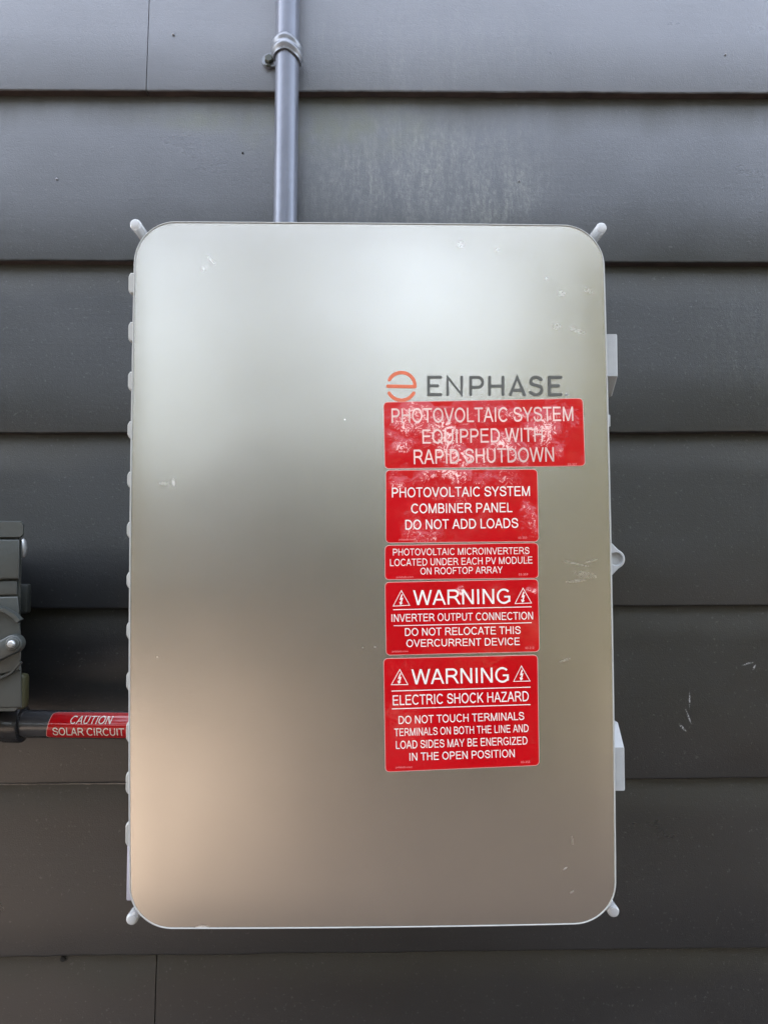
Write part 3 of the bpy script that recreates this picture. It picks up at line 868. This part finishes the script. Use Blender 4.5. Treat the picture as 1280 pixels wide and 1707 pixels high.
xs = [P(v, 1206, yh).x for v in (-60, -12, -10, 4, 6, 8, 12, 36, 40, 42)]
rr = [1.0, 1.0, 1.26, 1.28, 1.12, 1.10, 1.34, 1.37, 1.32, 1.02]
tube(bm, [hat(x) for x in xs], [rh * r_ for r_ in rr], 48); obj('compression_fitting', bm, M_FIT, cond, True, 30)
# sticker bent round the pipe
RS = make_sticker_red('glossy_pipe_sticker_film', [], .4)
def on_pipe(px, ang, lift):
    """ang measured from straight towards the viewer, positive up"""
    x = P(px, 1206, yh - rh).x; c = hat(x)
    return Vector((x, c.y - (rh + lift) * math.cos(ang), c.z + (rh + lift) * math.sin(ang)))
cap_sticker = None
def pipe_sheet(name, mat, parent, a0, a1, lift, x0f, x1, nx=24, na=22):
    bm = bmesh.new(); g = []
    for i in range(na + 1):
        a = a0 + (a1 - a0) * i / na
        xx0 = x0f(i / na)
        g.append([bm.verts.new(on_pipe(xx0 + (x1 - xx0) * j / nx, a, lift)) for j in range(nx + 1)])
    for i in range(na):
        for j in range(nx): bm.faces.new((g[i][j], g[i][j + 1], g[i + 1][j + 1], g[i + 1][j]))
    return obj(name, bm, mat, parent)
def edge_x(f, ins=0):
    c = 6.0; base = 75 + 10 * f
    q = max(0, (.10 - f) / .10, (f - .90) / .10)
    return base + c * q ** 2 + ins
ps = pipe_sheet('caution_sticker', M_EDGE, cond, R(-52), R(69), .0003, lambda f: edge_x(f), 232)
ps2 = pipe_sheet('printed_face', RS, ps, R(-50), R(67), .00045, lambda f: edge_x(f, 1.2), 232)
def pipe_text(s, x0, x1, base_y, cap, shear):
    me = text_mesh(s, shear, .008)
    xs_ = [v.co.x for v in me.vertices]; m0, m1 = min(xs_), max(xs_)
    cy = 1206.5; Rp = 23.0
    for v in me.vertices:
        px = x0 + (v.co.x - m0) / (m1 - m0) * (x1 - x0)
        py = base_y - v.co.y / CAPH * cap
        s_ = max(-.98, min(.98, (cy - py) / Rp + .0))
        v.co = on_pipe(px, math.asin(s_) + R(12), .0008 + .000012 * v.co.z)
    return me
bmx = []
merge('lettering', [pipe_text('CAUTION', 117.5, 188, 1205.5, 12.2, .32), pipe_text('SOLAR CIRCUIT', 88.5, 207.5, 1223, 11.4, 0)], M_INK_W, ps)

# ------------------------------------------------------------------ grey-green junction box at the left edge
M_JB = simple('grey_green_enamel', (.027, .031, .028), .42, var=.12, bump=.0003, bscale=200)
M_JB_LIT = simple('lit_yellow_green_enamel', (.07, .07, .03), .5, var=.35, bump=.0003, bscale=150)  # lighter copy of the enamel: light on the box side put into colour
M_ZINC = simple('dull_zinc', (.36, .37, .37), .38, metallic=.6, var=.2)
jb = empty('disconnect_box', P(-60, 1020, 0))
tag(jb, 'grey-green metal electrical disconnect box with embossed side, cut off by left edge of photo', 'electrical box')
YJ = -.165
def jx(px, y=YJ): return P(px, 1020, y).x
def jz(py, y=YJ): return P(20, py, y).z
def draft_box(secs):
    """box whose outline (left, right, top, bottom in picture pixels) narrows towards the wall"""
    bm = bmesh.new(); rs = []
    for (l, r_, t_, b__, y) in secs:
        A, B = P(l, t_, y), P(r_, b__, y); c = .0022
        rs.append([Vector((A.x, y, A.z)), Vector((B.x - c, y, A.z)), Vector((B.x, y, A.z - c)), Vector((B.x, y, B.z + c)), Vector((B.x - c, y, B.z)), Vector((A.x, y, B.z))])
    loft(bm, rs); return bm
obj('body', draft_box([(-420, 30, 897, 1185, YJ), (-420, 31, 897, 1186, YJ + .004), (-420, 31, 899, 1184, YJ + .04), (-400, 12, 915, 1160, -.05), (-380, 0, 925, 1150, -.004)]), M_JB, jb, True, 40)
obj('lid', draft_box([(-425, 38.5, 870, 895, YJ - .0065), (-425, 40.5, 868, 897, YJ - .004), (-425, 40.5, 868.5, 896.5, YJ + .012), (-425, 36, 872, 893, YJ + .02)]), M_JB, jb, True, 30)
# stepped front cover panels
def slab(name, pts, y0, y1, mat, bev=.0015):
    bm = bmesh.new()
    W = [P(x, y, y0) for x, y in pts]; W1 = [P(x, y, y1) for x, y in pts]
    loft(bm, [[Vector((w.x, y1, w.z)) for w in W1], [Vector((w.x, y0, w.z)) for w in W]])
    bmesh.ops.recalc_face_normals(bm, faces=bm.faces)
    es = [e for e in bm.edges if all(abs(v.co.y - y0) < 1e-6 for v in e.verts)]
    bmesh.ops.bevel(bm, geom=es, offset=bev, segments=3, affect='EDGES', profile=.5)
    return obj(name, bm, mat, jb, True, 40)
slab('cover_panel', [(-300, 899), (33.5, 899), (32.5, 965), (-300, 972)], YJ - .006, YJ + .01, M_JB)
slab('cover_panel', [(-300, 974), (29.5, 967), (29.5, 992), (-300, 1001)], YJ - .003, YJ + .01, M_JB)
slab('cover_panel', [(-300, 1003), (31, 994), (33, 1030), (37, 1072), (34, 1118), (-300, 1180)], YJ - .004, YJ + .01, M_JB)
slab('lower_panel', [(-300, 1126), (4, 1124), (36, 1104), (37, 1180), (-300, 1185)], YJ - .001, YJ + .01, M_JB)
# raised arch and lever with its screw
def band_px(pts, w, y0, y1, name, mat, parent):
    pts = [Vector(p) for p in pts]; L, Rr = [], []
    for i, p in enumerate(pts):
        d = (pts[min(i + 1, len(pts) - 1)] - pts[max(i - 1, 0)]).normalized(); nn = Vector((-d.y, d.x))
        L.append(p + nn * w / 2); Rr.append(p - nn * w / 2)
    bm = bmesh.new()
    secs = []
    for a, b_ in zip(L, Rr):
        A = P(a.x, a.y, y0); B = P(b_.x, b_.y, y0); m_ = (A + B) / 2
        secs.append([Vector((A.x, y1, A.z)), Vector((A.x, (y0 + y1) / 2, A.z)), Vector((m_.x + (A.x - m_.x) * .7, y0, m_.z + (A.z - m_.z) * .7)), Vector((m_.x + (B.x - m_.x) * .7, y0, m_.z + (B.z - m_.z) * .7)), Vector((B.x, (y0 + y1) / 2, B.z)), Vector((B.x, y1, B.z))])
    loft(bm, secs)
    return obj(name, bm, mat, parent, True, 60)
band_px([(-30, 1016), (-10, 1014), (8, 1018), (22, 1026), (31, 1036)], 9, YJ - .009, YJ - .003, 'raised_rib', M_JB, jb)
def capsule(p0, p1, r0, r1, y0, y1, name, mat, parent):
    a, b_ = P(*p0, y0), P(*p1, y0)
    d = (b_ - a); ang = math.atan2(d.z, d.x); s = .6 / F_PX
    bm = bmesh.new()
    def shp(k, y):
        out = []
        for i in range(14): t_ = ang + math.pi / 2 + math.pi * i / 13; out.append(Vector((a.x + r0 * s * k * math.cos(t_), y, a.z + r0 * s * k * math.sin(t_))))
        for i in range(14): t_ = ang - math.pi / 2 + math.pi * i / 13; out.append(Vector((b_.x + r1 * s * k * math.cos(t_), y, b_.z + r1 * s * k * math.sin(t_))))
        return out
    loft(bm, [shp(1, y1), shp(1, y0 + .0012), shp(.93, y0 + .0003), shp(.85, y0)])
    return obj(name, bm, mat, parent, True, 60)
lev = capsule((-25, 1098), (20.5, 1074), 14, 15.5, YJ - .011, YJ - .003, 'lever', M_JB, jb)
capsule((20.3, 1073.5), (20.6, 1073.5), 11.5, 11.5, YJ - .0128, YJ - .010, 'screw_boss', M_JB, lev)
sq = P(20.5, 1073.5, YJ - .013)
bm = bmesh.new()
tube(bm, [(sq.x, YJ - .0120, sq.z), (sq.x, YJ - .0146, sq.z), (sq.x, YJ - .0156, sq.z)], [.0030, .0029, .0019], 20)
add_box(bm, sq.x - .0024, sq.x + .0024, YJ - .0161, YJ - .0150, sq.z - .0005, sq.z + .0005)
obj('screw', bm, M_ZINC, lev)
band_px([(-60, 1150), (-10, 1135), (18, 1122), (34, 1104)], 4, YJ - .0055, YJ - .002, 'raised_rib', M_JB, jb)
# side catch and bracket tabs
bm = bmesh.new(); q = P(40, 914, -.105)
rings = []
for k in range(9):
    a = math.pi * k / 8; rr_ = max(.02, math.sin(a))
    rings.append([Vector((q.x + .0030 * math.cos(t_) * rr_, q.y + .004 * math.sin(t_) * rr_, q.z + .0085 * math.cos(a))) for t_ in [2 * math.pi * i / 16 for i in range(16)]])
loft(bm, rings); obj('side_catch', bm, M_ZINC, jb)
bm = bmesh.new(); q = P(46, 998, -.03); add_box(bm, q.x - .02, q.x + .0020, -.034, -.024, q.z - .014, q.z + .014, .002); obj('bracket_tab', bm, M_JB, jb)
bm = bmesh.new(); q = P(43, 1148, -.09)
add_box(bm, q.x - .012, q.x + .0028, -.098, -.086, q.z - .017, q.z + .014, .004, 3); obj('lit_side_sliver', bm, M_JB_LIT, jb)  # stands in for the lit part of the box side
bm = bmesh.new(); q = P(-10, 1196, -.06)
add_box(bm, jx(-200, -.06), jx(6, -.06), -.085, -.03, q.z - .012, q.z + .02, .004); obj('hub', bm, M_FIT, jb)

# ------------------------------------------------------------------ ground and garden in front of the wall (unseen; planting shaped for its reflections)
def make_ground():
    m, nt, b = mat_new('packed_earth'); t = NT(nt); pos = t.coord()
    c = t.mix(t.ramp(t.noise(pos, 1.2, 6, .6), [(.3, 0), (.7, 1)]), (.060, .046, .036), (.078, .059, .046))
    c = t.mix(t.ramp(t.noise(pos, 24, 4), [(.45, 0), (.7, 1)]), c, (.055, .042, .034))
    t.l.new(c, b.inputs['Base Color']); b.inputs['Roughness'].default_value = .95
    t.l.new(t.bump(t.noise(pos, 40, 5), .02), b.inputs['Normal'])
    return m
bm = bmesh.new()
S = 120
vv = [bm.verts.new(p) for p in ((-S, -S, 0), (S, -S, 0), (S, S, 0), (-S, S, 0))]; bm.faces.new(vv)
g = obj('ground', bm, make_ground(), None, False); tag(g, kind='structure', label='bare brown earth in front of the wall')

def leaf_mat(name, c0, c1):
    m, nt, b = mat_new(name); t = NT(nt); pos = t.coord()
    t.l.new(t.mix(t.ramp(t.noise(pos, 3, 4), [(.35, 0), (.65, 1)]), c0, c1), b.inputs['Base Color'])
    b.inputs['Roughness'].default_value = .5
    tr = t.n.new('ShaderNodeBsdfTranslucent'); tr.inputs[0].default_value = (*[min(1, v * 1.6) for v in c1], 1)
    mx = t.n.new('ShaderNodeMixShader'); mx.inputs[0].default_value = .35
    out = nt.nodes['Material Output']
    t.l.new(b.outputs[0], mx.inputs[1]); t.l.new(tr.outputs[0], mx.inputs[2]); t.l.new(mx.outputs[0], out.inputs[0])
    return m
M_LEAF = leaf_mat('fresh_leaf', (.038, .042, .019), (.062, .063, .033))
M_LEAFD = leaf_mat('dark_leaf', (.009, .011, .008), (.016, .018, .012))
M_BARK = simple('bark', (.08, .06, .045), .9, bump=.01, bscale=20)
def crown(name, lumps, nleaf, size, mat, parent, seed):
    rnd = random.Random(seed); V = []; Fc = []
    wts = [l[3] * l[4] * l[5] * (l[6] if len(l) > 6 else 1) for l in lumps]
    for i in range(nleaf):
        l = rnd.choices(lumps, wts)[0]
        while True:
            d = Vector((rnd.uniform(-1, 1), rnd.uniform(-1, 1), rnd.uniform(-1, 1)))
            if .25 < d.length < 1: break
        c = Vector((l[0] + d.x * l[3], l[1] + d.y * l[4], l[2] + d.z * l[5]))
        if mnoise.noise(c * .9) < -.16: continue
        a = Vector((rnd.gauss(0, 1), rnd.gauss(0, 1), rnd.gauss(0, 1))).normalized(); b_ = a.orthogonal().normalized()
        s = size * rnd.uniform(.6, 1.3); k = len(V)
        V += [c - a * s, c + b_ * s * .5, c + a * s, c - b_ * s * .5]; Fc.append((k, k + 1, k + 2, k + 3))
    me = bpy.data.meshes.new(name); me.from_pydata(V, [], Fc)
    return link(name, me, mat, parent, False)
def tree(name, x, y, h, lumps, n, size, mat, label, seed, tr=.14):
    r = empty(name, (x, y, 0)); tag(r, label, 'tree' if 'tree' in name else 'shrub')
    bm = bmesh.new()
    tube(bm, [(x, y, 0), (x + .05, y, h * .3), (x - .04, y + .05, h * .6), (x + .05, y, h * .9)], [tr, tr * .8, tr * .5, tr * .15], 12)
    for k in range(5):
        a = k * 1.3 + seed; z = h * (.4 + .1 * k)
        tube(bm, [(x, y, z), (x + math.cos(a) * h * .12, y + math.sin(a) * h * .12, z + h * .1), (x + math.cos(a) * h * .25, y + math.sin(a) * h * .25, z + h * .16)], [tr * .4, tr * .25, tr * .06], 8)
    obj('trunk', bm, M_BARK, r)
    crown('crown', [(x + l[0], y + l[1]) + tuple(l[2:]) for l in lumps], n, size, mat, r, seed)
tree('garden_tree', -4.9, -8.5, 7, [(0, 0, 2.4, 1.9, 1.6, 1.5), (-.4, 0, 4.6, 1.5, 1.3, 1.4), (.4, .2, 6.7, 2.2, 1.3, 1.3, .8), (2.5, 0, 2.6, 1.2, 1, 1.1), (1.9, 0, 4.6, .9, .5, 1.3, .45)], 23000, .10, M_LEAF, 'broad fresh-green tree reflected at the left of the metal door', 3)
tree('garden_tree', -1.1, -9.5, 8, [(0, 0, 2.6, 1.6, 1.4, 1.5), (-.4, 0, 7.1, 2.1, 1.2, 1.3, .8), (-.2, 0, 4.8, 1.1, 1.0, 1.5), (1.9, .4, 7.0, 1.6, 1, 1.2, .75), (1.7, 0, 3.0, .9, .8, .8), (1.5, 0, 4.6, 1.0, .5, 1.2, .4)], 25000, .10, M_LEAF, 'tall fresh-green tree reflected at the top middle of the metal door', 5)
tree('garden_tree', 3.2, -9.0, 8, [(0, 0, 2.7, 2.2, 1.5, 1.6), (-.5, 0, 4.9, 1.6, 1.2, 1.5), (2.0, 0, 5.0, 1.9, 1.3, 1.8), (.3, 0, 6.9, 2.2, 1, 1.2, .8), (2.9, 0, 6.4, 1.3, 1, 1.2, .8)], 29000, .10, M_LEAF, 'wide fresh-green tree reflected at the right of the metal door', 8)
for k, (x, y, h_) in enumerate(((-12, -10, 8.4), (-8.6, -11, 9.5), (8.4, -10, 8.6), (12, -9, 8.4))):
    tree('garden_tree', x, y, h_, [(0, 0, h_ * .42, 2.4, 1.6, h_ * .36), (.4, 0, h_ * .74, 2.2, 1.4, h_ * .24)], 18000, .14, M_LEAF, 'leafy tree at the far side of the garden, %s' % ('at the far left end', 'second from the left', 'second from the right', 'at the far right end')[k], 20 + k)
hd_ = empty('added_hedge', (0, -13.5, 0)); tag(hd_, 'long clipped green hedge added behind the trees to cover the bright far ground', 'hedge')  # unseen hedge added to close the bright horizon in the reflections
crown('foliage', [(x, -13.5, 1.4, 2.2, .7, 1.6) for x in range(-22, 24, 2)], 30000, .17, M_LEAF, hd_, 31)['kind'] = 'stuff'
for k, (x, y, w_, h_) in enumerate(((-.70, -4.0, 1.05, 1.12), (1.0, -4.6, .7, .55), (2.9, -5.2, .8, .55), (-3.4, -6.2, .8, .7))):  # unseen shrubs added to shape the door reflection; the densest stands for the operator
    tree('added_shrub', x, y, h_ * 1.3, [(0, 0, h_, w_, .6, h_ * .95), (.3, 0, h_ * 1.45, w_ * .6, .5, h_ * .4)], 6000, .07, M_LEAFD if k in (0, 3) else M_LEAF,
         ('dense dark shrub added in place of the camera operator reflected in the door', 'low green shrub added right of the densest one', 'low green shrub added farthest to the right', 'small dark shrub added apart on the left')[k], 11 + k, .05)
